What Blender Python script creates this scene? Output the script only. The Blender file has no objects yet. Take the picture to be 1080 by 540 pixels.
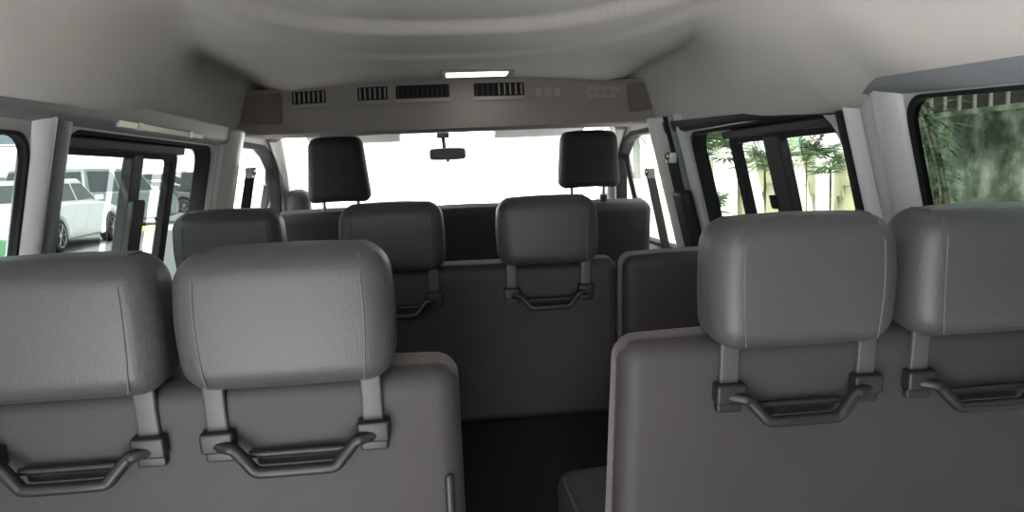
import bpy, bmesh, math, random
from mathutils import Vector, Matrix, noise
R = math.radians
PI = math.pi
random.seed(7)
S = bpy.context.scene
COL = S.collection
GZ = -0.65          # street level below the van floor (van floor is z = 0)

# ------------------------------------------------------------------ materials
def nt(name):
    m = bpy.data.materials.new(name); m.use_nodes = True
    t = m.node_tree
    for n in list(t.nodes): t.nodes.remove(n)
    out = t.nodes.new('ShaderNodeOutputMaterial')
    return m, t, out
def N(t, typ, **kw):
    n = t.nodes.new(typ)
    for k, v in kw.items():
        if k.startswith('i_'): n.inputs[k[2:].replace('_', ' ')].default_value = v
        else: setattr(n, k, v)
    return n
def mat(name, col, rough=0.6, metal=0.0, bump=0.0, scale=80.0, var=0.0, tex='noise', spec=0.5, col2=None, coat=0.0, vscale=None, sheen=0.0):
    m, t, out = nt(name)
    b = N(t, 'ShaderNodeBsdfPrincipled')
    b.inputs['Base Color'].default_value = (*col, 1); b.inputs['Roughness'].default_value = rough
    b.inputs['Metallic'].default_value = metal; b.inputs['Specular IOR Level'].default_value = spec
    b.inputs['Coat Weight'].default_value = coat
    if sheen: b.inputs['Sheen Weight'].default_value = sheen
    t.links.new(b.outputs[0], out.inputs[0])
    tc = N(t, 'ShaderNodeTexCoord')
    if var or col2:
        n = N(t, 'ShaderNodeTexNoise'); n.inputs['Scale'].default_value = vscale or scale * .25; n.inputs['Detail'].default_value = 6
        t.links.new(tc.outputs['Object'], n.inputs['Vector'])
        mx = N(t, 'ShaderNodeMix', data_type='RGBA')
        c2 = col2 or tuple(c * (1 - var) for c in col)
        c1 = col if col2 else tuple(min(1, c * (1 + var)) for c in col)
        mx.inputs[6].default_value = (*c1, 1); mx.inputs[7].default_value = (*c2, 1)
        rp = N(t, 'ShaderNodeMapRange'); rp.inputs[1].default_value = .35; rp.inputs[2].default_value = .65
        t.links.new(n.outputs[0], rp.inputs[0]); t.links.new(rp.outputs[0], mx.inputs[0])
        t.links.new(mx.outputs[2], b.inputs['Base Color'])
    if bump:
        if tex == 'voronoi':
            n2 = N(t, 'ShaderNodeTexVoronoi'); n2.inputs['Scale'].default_value = scale; n2.inputs['Randomness'].default_value = .6
            o = n2.outputs['Distance']
        else:
            n2 = N(t, 'ShaderNodeTexNoise'); n2.inputs['Scale'].default_value = scale; n2.inputs['Detail'].default_value = 3
            o = n2.outputs[0]
        t.links.new(tc.outputs['Object'], n2.inputs['Vector'])
        bp = N(t, 'ShaderNodeBump'); bp.inputs['Strength'].default_value = bump; bp.inputs['Distance'].default_value = .002
        t.links.new(o, bp.inputs['Height']); t.links.new(bp.outputs[0], b.inputs['Normal'])
    return m
def glass(name, tint):
    m, t, out = nt(name)
    a = N(t, 'ShaderNodeBsdfTransparent'); a.inputs[0].default_value = (*tint, 1)
    g = N(t, 'ShaderNodeBsdfGlossy'); g.inputs['Roughness'].default_value = .02
    lw = N(t, 'ShaderNodeLayerWeight'); pw = N(t, 'ShaderNodeMath', operation='POWER'); pw.inputs[1].default_value = 5.0
    f = N(t, 'ShaderNodeMapRange'); f.inputs[3].default_value = .014; f.inputs[4].default_value = .7
    t.links.new(lw.outputs['Facing'], pw.inputs[0]); t.links.new(pw.outputs[0], f.inputs[0])
    mx = N(t, 'ShaderNodeMixShader')
    t.links.new(f.outputs[0], mx.inputs[0]); t.links.new(a.outputs[0], mx.inputs[1]); t.links.new(g.outputs[0], mx.inputs[2])
    t.links.new(mx.outputs[0], out.inputs[0]); return m
def emit(name, col, st):
    m, t, out = nt(name); e = N(t, 'ShaderNodeEmission'); e.inputs[0].default_value = (*col, 1); e.inputs[1].default_value = st
    t.links.new(e.outputs[0], out.inputs[0]); return m

M = {}
M['headliner'] = mat('headliner_cloth', (.58, .548, .532), .95, bump=.25, scale=500, var=.03, vscale=3)
M['duct'] = mat('duct_plastic', (.27, .245, .235), .7, bump=.1, scale=600)
M['speaker_cloth'] = mat('speaker_cloth', (.17, .145, .14), .9, bump=.5, scale=700, tex='voronoi')
M['display'] = mat('display_plastic', (.33, .31, .30), .45)
M['pillar'] = mat('pillar_plastic', (.54, .54, .555), .36, bump=.06, scale=700)
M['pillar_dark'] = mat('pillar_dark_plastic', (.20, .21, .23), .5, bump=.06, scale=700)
M['pillar_pale'] = mat('pillar_pale_plastic', (.62, .61, .60), .55)
M['rubber'] = mat('black_rubber', (.012, .012, .013), .75, spec=.2)
M['frame'] = mat('black_frame', (.022, .024, .027), .6, spec=.3)
M['frame_grey'] = mat('grey_frame', (.026, .029, .032), .6, spec=.3)
M['rail'] = mat('pale_rail', (.62, .62, .60), .22)
M['leather'] = mat('perforated_leatherette', (.055, .054, .058), .45, bump=.15, scale=210, tex='voronoi', spec=.5)
M['leather_plain'] = mat('plain_leatherette', (.058, .058, .064), .45, bump=.12, scale=450)
M['back'] = mat('seat_back_vinyl', (.034, .029, .032), .62, bump=.12, scale=400, var=.05, vscale=9)
M['back_mid'] = mat('shaded_seat_back', (.024, .019, .022), .65, bump=.12, scale=400)  # seat-back vinyl with the dimmer light of the middle row put into its colour
M['leather_mid'] = mat('shaded_leatherette', (.042, .042, .046), .46, bump=.12, scale=300)  # headrest leatherette, colour darkened to stand for shade in the middle row
M['shell'] = mat('matt_black_shell', (.007, .007, .008), .9, spec=.2)
M['woven'] = mat('woven_seat_cloth', (.070, .050, .045), .9, bump=.6, scale=260, tex='voronoi', var=.35, vscale=160, sheen=.2)
M['stay'] = mat('stay_plastic', (.056, .056, .062), .45)
M['handle'] = mat('handle_plastic', (.014, .014, .015), .42)
M['seam'] = mat('seam_thread', (.095, .095, .10), .6)
M['dark_cloth'] = mat('dark_seat_cloth', (.022, .021, .023), .75, bump=.2, scale=350)
M['dark_pipe'] = mat('seat_piping', (.16, .16, .165), .5)
M['mat'] = mat('rubber_floor', (.016, .016, .018), .7, bump=.3, scale=120)
M['dash'] = mat('dashboard_plastic', (.02, .02, .022), .6)
M['wall'] = mat('van_side_trim', (.42, .425, .435), .5, bump=.06, scale=600)
M['belt'] = mat('belt_webbing', (.02, .02, .022), .7, bump=.4, scale=500)
M['belt_grey'] = mat('grey_belt_webbing', (.16, .16, .165), .55, bump=.4, scale=500)
M['chrome'] = mat('chrome', (.8, .8, .8), .15, 1.0)
M['mirror_back'] = mat('mirror_shell', (.045, .047, .045), .45)
M['mirror_glass'] = mat('mirror_glass', (.8, .8, .8), .02, 1.0)
M['asphalt'] = mat('asphalt', (.16, .166, .166), .9, bump=.5, scale=40, var=.12, vscale=1.2)
M['concrete'] = mat('pale_concrete', (.70, .69, .67), .9, bump=.3, scale=30, var=.08, vscale=1.5)
M['cream'] = mat('cream_render', (.44, .43, .285), .85, bump=.1, scale=60, var=.03, vscale=2)
M['white_paint'] = mat('white_paint', (.80, .80, .77), .7, var=.03, vscale=3)
M['moulding'] = mat('grey_green_moulding', (.20, .22, .16), .8)
M['trunk'] = mat('palm_bark', (.22, .18, .12), .9, bump=.6, scale=30, var=.3, vscale=14)
M['frond'] = mat('palm_leaf', (.028, .060, .016), .5, var=.35, vscale=5)
M['frond_dark'] = mat('dark_palm_leaf', (.026, .058, .018), .5, var=.35, vscale=6)
M['bamboo'] = mat('bamboo_stem', (.035, .032, .020), .7, var=.25, vscale=9)
M['twig'] = mat('twig_bark', (.17, .15, .12), .9)
M['dry_leaf'] = mat('dry_grey_leaf', (.16, .16, .10), .8, var=.3, vscale=4)
M['tyre'] = mat('tyre', (.02, .02, .02), .8)
M['alloy'] = mat('alloy', (.55, .55, .56), .3, .8)
M['car_glass'] = mat('car_window', (.03, .035, .035), .08, spec=.8)
M['tail'] = mat('tail_lamp', (.45, .02, .015), .25)
M['headlamp'] = mat('head_lamp', (.75, .77, .78), .15)
M['plate'] = mat('number_plate', (.7, .7, .66), .5)
M['white_car'] = mat('white_car_paint', (.78, .80, .80), .3, coat=.6)
M['silver_car'] = mat('silver_car_paint', (.20, .22, .22), .3, .3, coat=.6)
M['sage_car'] = mat('sage_car_paint', (.20, .25, .235), .3, .2, coat=.6)
M['grey_car'] = mat('grey_car_paint', (.13, .14, .155), .3, .2, coat=.6)
M['black_car'] = mat('black_car_paint', (.03, .033, .036), .3, coat=.6)
M['green_car'] = mat('green_car_paint', (.05, .38, .09), .3, coat=.6)
M['black_trim'] = mat('black_car_trim', (.02, .02, .02), .5)
M['kerb_yellow'] = mat('kerb_yellow', (.70, .48, .08), .8)
M['kerb_white'] = mat('kerb_white', (.75, .75, .72), .8)
M['fence_dark'] = mat('dark_fence_board', (.035, .03, .028), .8, var=.2, vscale=6)
M['fence_pale'] = mat('pale_fence_bar', (.17, .16, .14), .7)
M['bldg'] = mat('pale_facade', (.74, .74, .72), .85, var=.03, vscale=.8)
M['bldg_glass'] = mat('facade_glass', (.16, .20, .22), .15)
M['awning'] = mat('yellow_awning', (.78, .62, .16), .7)
M['lamp_lens'] = emit('lamp_lens', (1.0, .96, .86), .8)
M['g_rear_r'] = glass('tinted_glass_dark', (.41, .45, .42))
M['g_mid_r'] = glass('clear_green_glass', (.58, .61, .57))
M['g_rear_l'] = glass('tinted_glass_left', (.47, .50, .49))
M['g_mid_l'] = glass('tinted_glass_street', (.47, .50, .49))
M['g_clear'] = glass('clear_glass', (.96, .97, .96))
# mossy concrete: grey-green render, dark moss streaks hanging from the top, pale worn spots
def mossy():
    m, t, out = nt('mossy_concrete'); b = N(t, 'ShaderNodeBsdfPrincipled'); b.inputs['Roughness'].default_value = .95
    tc = N(t, 'ShaderNodeTexCoord'); mp = N(t, 'ShaderNodeMapping'); mp.inputs['Scale'].default_value = (1, 1.0, .75)
    t.links.new(tc.outputs['Object'], mp.inputs[0])
    n1 = N(t, 'ShaderNodeTexNoise'); n1.inputs['Scale'].default_value = 2.8; n1.inputs['Detail'].default_value = 9; n1.inputs['Roughness'].default_value = .68
    n2 = N(t, 'ShaderNodeTexNoise'); n2.inputs['Scale'].default_value = 9; n2.inputs['Detail'].default_value = 6
    for n in (n1, n2): t.links.new(mp.outputs[0], n.inputs['Vector'])
    r = N(t, 'ShaderNodeValToRGB'); e = r.color_ramp.elements
    e[0].position = .40; e[0].color = (.020, .028, .018, 1); e[1].position = .62; e[1].color = (.36, .37, .31, 1)
    k = e.new(.50); k.color = (.11, .13, .10, 1)
    t.links.new(n1.outputs[0], r.inputs[0])
    mx = N(t, 'ShaderNodeMix', data_type='RGBA', blend_type='MULTIPLY'); mx.inputs[0].default_value = .5
    r2 = N(t, 'ShaderNodeValToRGB'); r2.color_ramp.elements[0].position = .35; r2.color_ramp.elements[0].color = (.55, .58, .5, 1); r2.color_ramp.elements[1].position = .6
    t.links.new(n2.outputs[0], r2.inputs[0]); t.links.new(r.outputs[0], mx.inputs[6]); t.links.new(r2.outputs[0], mx.inputs[7])
    t.links.new(mx.outputs[2], b.inputs['Base Color'])
    bp = N(t, 'ShaderNodeBump'); bp.inputs['Strength'].default_value = .5; t.links.new(n2.outputs[0], bp.inputs['Height']); t.links.new(bp.outputs[0], b.inputs['Normal'])
    t.links.new(b.outputs[0], out.inputs[0]); return m
M['mossy'] = mossy()

# ------------------------------------------------------------------ mesh helpers
def link(name, bm, mats, parent=None, smooth=None, kind=None):
    bmesh.ops.recalc_face_normals(bm, faces=bm.faces[:])
    me = bpy.data.meshes.new(name); bm.to_mesh(me); bm.free()
    for m in (mats if isinstance(mats, (list, tuple)) else [mats]): me.materials.append(M[m])
    if smooth is not None:
        me.polygons.foreach_set('use_smooth', [True] * len(me.polygons))
        me.set_sharp_from_angle(angle=R(smooth))
    o = bpy.data.objects.new(name, me); COL.objects.link(o)
    if parent: o.parent = parent
    if kind: o['kind'] = kind
    return o
def thing(name, label, cat, loc=(0, 0, 0), rz=0, group=None, rot=None):
    o = bpy.data.objects.new(name, None); COL.objects.link(o); o.location = loc
    o.rotation_euler = rot or (0, 0, rz); o.empty_display_size = .1
    return tag(o, label, cat, group)
def tag(o, label, cat, group=None):
    o['label'] = label; o['category'] = cat
    if group: o['group'] = group
    return o
def plabel(o, s): o['label'] = s; return o
def bevel(o, w, n=2, ang=30):
    md = o.modifiers.new('bevel', 'BEVEL'); md.width = w; md.segments = n; md.limit_method = 'ANGLE'; md.angle_limit = R(ang)
    return o
def box(bm, x0, x1, y0, y1, z0, z1, mi=0, mtx=None):
    vs = [bm.verts.new((x, y, z)) for x in (x0, x1) for y in (y0, y1) for z in (z0, z1)]
    if mtx: 
        for v in vs: v.co = mtx @ v.co
    for q in ((0, 1, 3, 2), (4, 6, 7, 5), (0, 4, 5, 1), (2, 3, 7, 6), (0, 2, 6, 4), (1, 5, 7, 3)):
        bm.faces.new([vs[i] for i in q]).material_index = mi
    return vs
def rbox_fn(h, r, n=3, m=4, fn=None, bm=None):
    """rounded box with half sizes h and corner radius r; fn deforms points"""
    bm = bm or bmesh.new()
    def coords(hh):
        inner = hh - r; e = [r * math.tan(R(45) * k / n) for k in range(n, 0, -1)]
        mid = [-inner + 2 * inner * k / m for k in range(m + 1)]
        return [-inner - x for x in e] + mid + [inner + x for x in reversed(e)]
    cs = [coords(x) for x in h]; cache = {}
    def V(p):
        key = tuple(round(c, 6) for c in p)
        if key not in cache:
            P = Vector(p); q = Vector([max(-(h[i] - r), min(h[i] - r, P[i])) for i in range(3)])
            d = P - q; P = q + d.normalized() * r if d.length > 1e-9 else P
            cache[key] = bm.verts.new(fn(P) if fn else P)
        return cache[key]
    for ax in range(3):
        a, b = [i for i in range(3) if i != ax]
        for s in (-1, 1):
            for i in range(len(cs[a]) - 1):
                for j in range(len(cs[b]) - 1):
                    q = []
                    for (u, w) in ((i, j), (i + 1, j), (i + 1, j + 1), (i, j + 1)):
                        p = [0, 0, 0]; p[ax] = s * h[ax]; p[a] = cs[a][u]; p[b] = cs[b][w]; q.append(V(p))
                    if len(set(q)) == 4: bm.faces.new(q)
    return bm
def tube(bm, pts, r, n=8, ry=None, closed=False, mi=0, radii=None):
    """tube along pts; ry gives the second radius of a flattened section"""
    pts = [Vector(p) for p in pts]; rings = []; L = len(pts); up = None
    for i, p in enumerate(pts):
        d = (pts[(i + 1) % L] - pts[i - 1]) if closed else (pts[min(i + 1, L - 1)] - pts[max(i - 1, 0)])
        d.normalize()
        if up is None: up = Vector((0, 0, 1)) if abs(d.z) < .9 else Vector((0, 1, 0))
        sd = d.cross(up).normalized(); up = sd.cross(d).normalized()
        ra = radii[i] if radii else r; rb = ry if ry else ra
        rings.append([bm.verts.new(p + sd * (ra * math.cos(2 * PI * k / n)) + up * (rb * math.sin(2 * PI * k / n))) for k in range(n)])
    for i in range(L if closed else L - 1):
        a, b = rings[i], rings[(i + 1) % L]
        for k in range(n): bm.faces.new((a[k], a[(k + 1) % n], b[(k + 1) % n], b[k])).material_index = mi
    if not closed:
        bm.faces.new(rings[0][::-1]).material_index = mi; bm.faces.new(rings[-1]).material_index = mi
    return bm
def smooth_path(pts, k=5):
    """Catmull-Rom through pts"""
    P = [Vector(p) for p in pts]; P = [P[0] * 2 - P[1]] + P + [P[-1] * 2 - P[-2]]; out = []
    for i in range(1, len(P) - 2):
        for j in range(k):
            t = j / k; a, b, c, d = P[i - 1:i + 3]
            out.append(.5 * ((2 * b) + (c - a) * t + (2 * a - 5 * b + 4 * c - d) * t * t + (3 * b - a - 3 * c + d) * t ** 3))
    out.append(P[-2]); return out
def lathe(bm, prof, axis='x', n=20, c=(0, 0, 0), mi=0):
    """prof = [(radius, along)], revolved about axis"""
    c = Vector(c); rings = []
    for r, a in prof:
        ring = []
        for k in range(n):
            u, w = r * math.cos(2 * PI * k / n), r * math.sin(2 * PI * k / n)
            ring.append(bm.verts.new(c + Vector((a, u, w) if axis == 'x' else (u, a, w) if axis == 'y' else (u, w, a))))
        rings.append(ring)
    for a, b in zip(rings, rings[1:]):
        for k in range(n): bm.faces.new((a[k], a[(k + 1) % n], b[(k + 1) % n], b[k])).material_index = mi
    bm.faces.new(rings[0][::-1]).material_index = mi; bm.faces.new(rings[-1]).material_index = mi
    return bm
def arc(cx, cy, r, a0, a1, n): return [(cx + r * math.cos(R(a0 + (a1 - a0) * k / n)), cy + r * math.sin(R(a0 + (a1 - a0) * k / n))) for k in range(n + 1)]
def rrect(a0, a1, b0, b1, r=.04, n=5, rs=None):
    """rounded rectangle loop; rs = radii at (a0b0, a1b0, a1b1, a0b1)"""
    q = rs or (r,) * 4
    return (arc(a0 + q[0], b0 + q[0], q[0], 180, 270, n) + arc(a1 - q[1], b0 + q[1], q[1], 270, 360, n)
            + arc(a1 - q[2], b1 - q[2], q[2], 0, 90, n) + arc(a0 + q[3], b1 - q[3], q[3], 90, 180, n))
def prism(bm, loop, f0, f1, mi=0):
    """solid between the two mappings f0 and f1 of a 2-D loop"""
    a = [bm.verts.new(f0(*p)) for p in loop]; b = [bm.verts.new(f1(*p)) for p in loop]; n = len(loop)
    for k in range(n): bm.faces.new((a[k], a[(k + 1) % n], b[(k + 1) % n], b[k])).material_index = mi
    bm.faces.new(a[::-1]).material_index = mi; bm.faces.new(b).material_index = mi
    return bm
def ring(bm, outer, inner, f0, f1, mi=0):
    """solid frame between two loops of equal count"""
    A, B = [bm.verts.new(f0(*p)) for p in outer], [bm.verts.new(f0(*p)) for p in inner]
    Cc, D = [bm.verts.new(f1(*p)) for p in outer], [bm.verts.new(f1(*p)) for p in inner]; n = len(outer)
    for k in range(n):
        j = (k + 1) % n
        for q in ((A[k], A[j], B[j], B[k]), (Cc[k], D[k], D[j], Cc[j]), (A[k], Cc[k], Cc[j], A[j]), (B[k], B[j], D[j], D[k])):
            bm.faces.new(q).material_index = mi
    return bm
def holed(bm, outer, holes, f):
    """flat sheet with holes, mapped by f"""
    es = []
    for lp in [outer] + holes:
        vs = [bm.verts.new(f(*p)) for p in lp]
        es += [bm.edges.new((vs[k], vs[(k + 1) % len(vs)])) for k in range(len(vs))]
    bmesh.ops.triangle_fill(bm, use_beauty=True, edges=es)
    return bm

# ------------------------------------------------------------------ van body
TB = (.85 - .72) / (1.42 - .85)
def side(s, off=0.0):
    """maps (y, z) onto the leaning upper side wall; off grows outwards"""
    return lambda y, z: Vector((s * (.85 - TB * (z - .85) + off), y, z))
YR, YF = -.06, 4.0
def edge_z(y, s=1):
    if s < 0: return 1.385 + .022 * (max(y, .3) - 1.2)
    return 1.340 + .040 * (max(y, .6) - 1.37) + .042 * (1 - max(0, min(1, (y - 1.18) / .12)))
# where the headliner meets the side trim

floor_bm = bmesh.new(); box(floor_bm, -.93, .93, YR, 4.0, -.06, 0)
link('floor', floor_bm, 'mat', kind='structure')
WIN = {-1: dict(rear_y=1.290, p0=1.40, p1=2.275), 1: dict(rear_y=1.150, p0=1.365, p1=2.225)}
door_loop = [(2.50, .92), (3.48, .92), (3.46, 1.02)] + [(3.40, 1.10), (3.30, 1.21), (3.17, 1.31), (3.02, 1.37), (2.88, 1.395)] + [(2.56, 1.395), (2.515, 1.375), (2.50, 1.33)]
def mid_loop(s, grow=0.0):
    w = WIN[s]
    return rrect(w['p0'] - grow, w['p1'] + grow, .90 - grow, (1.352 if s > 0 else 1.366) + grow, n=6,
                 rs=(.05, .05, .05, .10 if s > 0 else .06))
def rear_loop(s, grow=0.0):
    lp = rrect(.12 - grow, WIN[s]['rear_y'] + grow, .90 - grow, 1.347 + grow, r=.045, n=6)
    return [(y, z - (.05 * (WIN[s]['rear_y'] - y) if z > 1.2 else 0)) for y, z in lp] if s > 0 else lp
for s, nm in ((-1, 'left'), (1, 'right')):
    bm = bmesh.new()
    holed(bm, [(YR, .85), (YF, .85), (YF, 1.05), (3.55, 1.20), (3.08, 1.42), (2.0, 1.42), (YR, 1.42)], [rear_loop(s), mid_loop(s), door_loop], side(s))
    o = link('wall_' + nm, bm, 'wall', kind='structure')
    md = o.modifiers.new('thick', 'SOLIDIFY'); md.thickness = .012
    md.offset = -1
    # make the sheet thicken outwards
    me = o.data
    if (me.polygons[0].normal.x * s) > 0:
        bm = bmesh.new(); bm.from_mesh(me); bmesh.ops.reverse_faces(bm, faces=bm.faces[:]); bm.to_mesh(me); bm.free()
    # lower side, bulging below the belt line
    bm = bmesh.new()
    prof = [(.85, .85), (.87, .80), (.875, .45), (.86, .1), (.86, 0), (.93, 0), (.93, .85)]
    for k, y in enumerate((YR, YF)):
        pass
    a = [bm.verts.new((s * x, YR, z)) for x, z in prof]; b = [bm.verts.new((s * x, YF, z)) for x, z in prof]
    for k in range(len(prof)): bm.faces.new((a[k], a[(k + 1) % len(prof)], b[(k + 1) % len(prof)], b[k]))
    bm.faces.new(a); bm.faces.new(b[::-1])
    link('wall_%s_lower' % nm, bm, 'wall', kind='structure')

# window glazing and frames ---------------------------------------------------
wn = 0
for s in (-1, 1):
    g = 'g_rear_r' if s > 0 else 'g_rear_l'
    wn += 1
    bm = bmesh.new(); ring(bm, rear_loop(s, .004), rear_loop(s, -.003), side(s, -.003), side(s, .012))
    fr = link('window_%d' % wn, bm, 'rubber', smooth=40, kind='structure')
    bm = bmesh.new(); prism(bm, rear_loop(s, -.002), side(s, .003), side(s, .008)); plabel(link('pane', bm, g, fr), 'tinted window pane')
    # middle window: fixed front glass, sliding sash behind it
    wn += 1; w = WIN[s]
    gz = 'g_mid_r' if s > 0 else 'g_mid_l'; bf = 'frame' if s > 0 else 'frame_grey'
    top = 1.352 if s > 0 else 1.366
    bm = bmesh.new(); ring(bm, mid_loop(s, .008), mid_loop(s, -.008), side(s, .006), side(s, .050))
    fr = link('window_%d' % wn, bm, 'rubber', smooth=40, kind='structure')
    st = 1.322 if s > 0 else 1.338                                # top of the sash
    ysash = w['p0'] - .03; yp = 1.957 if s > 0 else 2.030
    bm = bmesh.new()
    ring(bm, rrect(ysash, yp, .86, st, r=.02, n=4), rrect(ysash + .05, yp - (.042 if s > 0 else .042), .93, st - .018, r=.018, n=4), side(s, .016), side(s, .036))
    sash = bevel(link('sash', bm, 'rubber', fr, smooth=40), .003)
    y0, y1 = (1.652, 1.735) if s > 0 else (1.738, 1.795)
    bm = bmesh.new(); prism(bm, rrect(y0, y1, .90, st - .010, r=.012, n=3), side(s, .010), side(s, .036))
    if s < 0: prism(bm, rrect(y0 - .006, y1 + .004, .93, 1.222, r=.014, n=3), side(s, -.006), side(s, .010))
    mu = bevel(link('mullion', bm, bf, fr, smooth=40), .004)
    bm = bmesh.new(); prism(bm, rrect(y1 - .012, y1 + .02, 1.13, 1.165, r=.006, n=3), side(s, .004), side(s, .020))
    bevel(link('latch', bm, 'rubber', fr, smooth=40), .003)
    for (p0, p1, inset) in ((ysash + .04, y0 + .01, .066), (y1 - .01, yp - .03, .066)):
        bm = bmesh.new(); prism(bm, rrect(p0, p1, .90, st - .016, r=.012, n=3), side(s, inset), side(s, inset + .004)); link('pane', bm, gz, fr)
    bm = bmesh.new(); prism(bm, rrect(yp - .02, w['p1'] + .006, .89, top + .004, r=.04, n=4), side(s, .042), side(s, .046)); link('pane', bm, gz, fr)
    bm = bmesh.new(); prism(bm, [(w['p0'] - .02, st - .004), (yp + .01, st - .004), (yp + .01, st + .016), (w['p0'] - .02, st + .014)], side(s, .004), side(s, .044))
    prism(bm, [(w['p0'] - .03, st + .008), (yp + .01, st + .008), (yp + .01, top + .012), (w['p0'] - .03, top + .012)], side(s, .034), side(s, .040))
    prism(bm, [(w['p0'] - .03, st + .020), (w['p1'] - .14, st + .020), (w['p1'] - .14, st + .030), (w['p0'] - .03, st + .030)], side(s, .014), side(s, .04))
    bevel(link('header', bm, bf, fr, smooth=40), .003)
    # front door window
    wn += 1
    inn = []
    cy, cz = 2.95, 1.15
    for y, z in door_loop: inn.append((cy + (y - cy) * .955, cz + (z - cz) * .93))
    bm = bmesh.new(); ring(bm, [(cy + (y - cy) * 1.012, cz + (z - cz) * 1.02) for y, z in door_loop], inn, side(s, .0), side(s, .05))
    fr = bevel(link('window_%d' % wn, bm, 'rubber', kind='structure'), .004)
    bm = bmesh.new(); prism(bm, [(cy + (y - cy) * .985, cz + (z - cz) * .97) for y, z in door_loop], side(s, .028), side(s, .033)); link('pane', bm, 'g_clear', fr)
    bm = bmesh.new(); prism(bm, [(3.16, .93), (3.185, .93), (3.165, 1.31), (3.14, 1.33)], side(s, .02), side(s, .045)); link('quarter_bar', bm, 'rubber', fr)

# pillar trims ----------------------------------------------------------------
tn = 0
def pillar(s, prof, z0, z1, m, flare=0.0, zf=1.25, lean=0.0):
    """upright trim: prof = [(y, inward)], its y spread flares towards the roof"""
    global tn; tn += 1
    bm = bmesh.new(); yc = sum(p[0] for p in prof) / len(prof); rows = []
    zs = [z0 + (z1 - z0) * k / 14 for k in range(15)]
    for z in zs:
        t = max(0, (z - zf) / (z1 - zf)); k = 1 + flare * t * t
        row = [side(s, -i)(yc + (y - yc) * k + lean * (z - z0), z) for y, i in prof]
        row += [side(s, .02)(yc + (y - yc) * k + lean * (z - z0), z) for y, i in (prof[-1], prof[0])]
        rows.append([bm.verts.new(p) for p in row])
    n = len(rows[0])
    for a, b in zip(rows, rows[1:]):
        for k in range(n): bm.faces.new((a[k], a[(k + 1) % n], b[(k + 1) % n], b[k]))
    bm.faces.new(rows[0]); bm.faces.new(rows[-1][::-1])
    return link('trim_%d' % tn, bm, m, smooth=50, kind='structure')
def bump_prof(y0, y1, h, n=10, p=.5):
    return [(y0 + (y1 - y0) * k / n, max(.001, h * (math.sin(PI * k / n)) ** p)) for k in range(n + 1)]
# right pillar between the rear and the middle window
pillar(1, bump_prof(1.158, 1.238, .022, p=.6), .86, 1.415, 'pillar', .12)
pillar(1, bump_prof(1.236, 1.276, .006, p=.6), .86, 1.415, 'pillar', .1)
pillar(1, bump_prof(1.274, 1.300, .024, p=.6), .86, 1.41, 'pillar_pale', .25, lean=.03)
pillar(1, bump_prof(1.300, 1.362, .014, p=.5), .86, 1.40, 'rubber', .3)
# left pillar
pillar(-1, bump_prof(1.296, 1.352, .022, p=.7), .86, 1.415, 'pillar', .2)
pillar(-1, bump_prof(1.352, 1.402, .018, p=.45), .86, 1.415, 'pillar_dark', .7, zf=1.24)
# pillars behind the front doors
pillar(-1, bump_prof(2.285, 2.305, .008, p=.5), .86, 1.415, 'pillar', .2)
pillar(-1, bump_prof(2.305, 2.33, .018, p=.7), .86, 1.415, 'pillar_pale', .1)
pillar(-1, bump_prof(2.332, 2.49, .04, p=.4), .86, 1.415, 'pillar', .2)
pillar(1, bump_prof(2.235, 2.29, .012, p=.4), .86, 1.415, 'pillar', .2, lean=.02)
pillar(1, [(2.295, .004), (2.30, .010), (2.31, .010), (2.315, .004), (2.32, .004), (2.325, .014), (2.335, .014), (2.34, .004)], .86, 1.415, 'pillar_dark', .1)
pillar(1, bump_prof(2.345, 2.40, .016, p=.5), .86, 1.415, 'rubber', .1)
pillar(1, bump_prof(2.41, 2.49, .05, p=.45), .86, 1.415, 'pillar_pale', .15)
# long rail trims between the windows and the headliner
for s in (-1, 1):
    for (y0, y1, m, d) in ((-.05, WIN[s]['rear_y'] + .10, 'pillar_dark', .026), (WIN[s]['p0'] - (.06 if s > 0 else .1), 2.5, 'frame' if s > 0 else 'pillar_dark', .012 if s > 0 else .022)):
        tn += 1; bm = bmesh.new(); rows = []
        for k in range(13):
            y = y0 + (y1 - y0) * k / 12; zt = min(1.425, edge_z(y, s) + (.05 if y0 < .5 else .018 if s > 0 else .03)); zb = (1.356 if y0 > .5 else 1.354 - .05 * (1.15 - y)) if s > 0 else 1.370
            zb = min(zb, zt - .02)
            prof = [(zb, .001), (zb + .006, d * .8), (zb + .02, d), (zt, d), (zt, -.02), (zb, -.02)]
            rows.append([bm.verts.new(side(s, -i)(y, z)) for z, i in prof])
        for a, b in zip(rows, rows[1:]):
            for k in range(6): bm.faces.new((a[k], a[(k + 1) % 6], b[(k + 1) % 6], b[k]))
        bm.faces.new(rows[0]); bm.faces.new(rows[-1][::-1])
        link('trim_%d' % tn, bm, m, smooth=50, kind='structure')
# pale front pillars either side of the windscreen
for s in (-1, 1):
    tn += 1; bm = bmesh.new()
    pts = smooth_path([(s * .815, 3.56, .96), (s * .79, 3.46, 1.12), (s * .765, 3.32, 1.24), (s * .735, 3.14, 1.345), (s * .70, 2.92, 1.425)], 4)
    tube(bm, pts, .030, 10, ry=.022); link('trim_%d' % tn, bm, 'pillar_pale', smooth=60, kind='structure')

# glossy strip above the left middle window
bm = bmesh.new(); prism(bm, rrect(1.56, 2.08, 1.377, 1.391, r=.002, n=2), side(-1, -.026), side(-1, -.018))
o = bevel(link('header_strip', bm, 'rail', smooth=40), .003)
tag(o, 'pale glossy strip fixed above the left middle window', 'trim strip')
for y in (1.66, 1.98):
    bm = bmesh.new(); prism(bm, rrect(y - .012, y + .012, 1.376, 1.392, r=.002, n=2), side(-1, -.028), side(-1, -.018)); plabel(link('clip', bm, 'pillar', o, smooth=40), 'grey clip')

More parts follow.
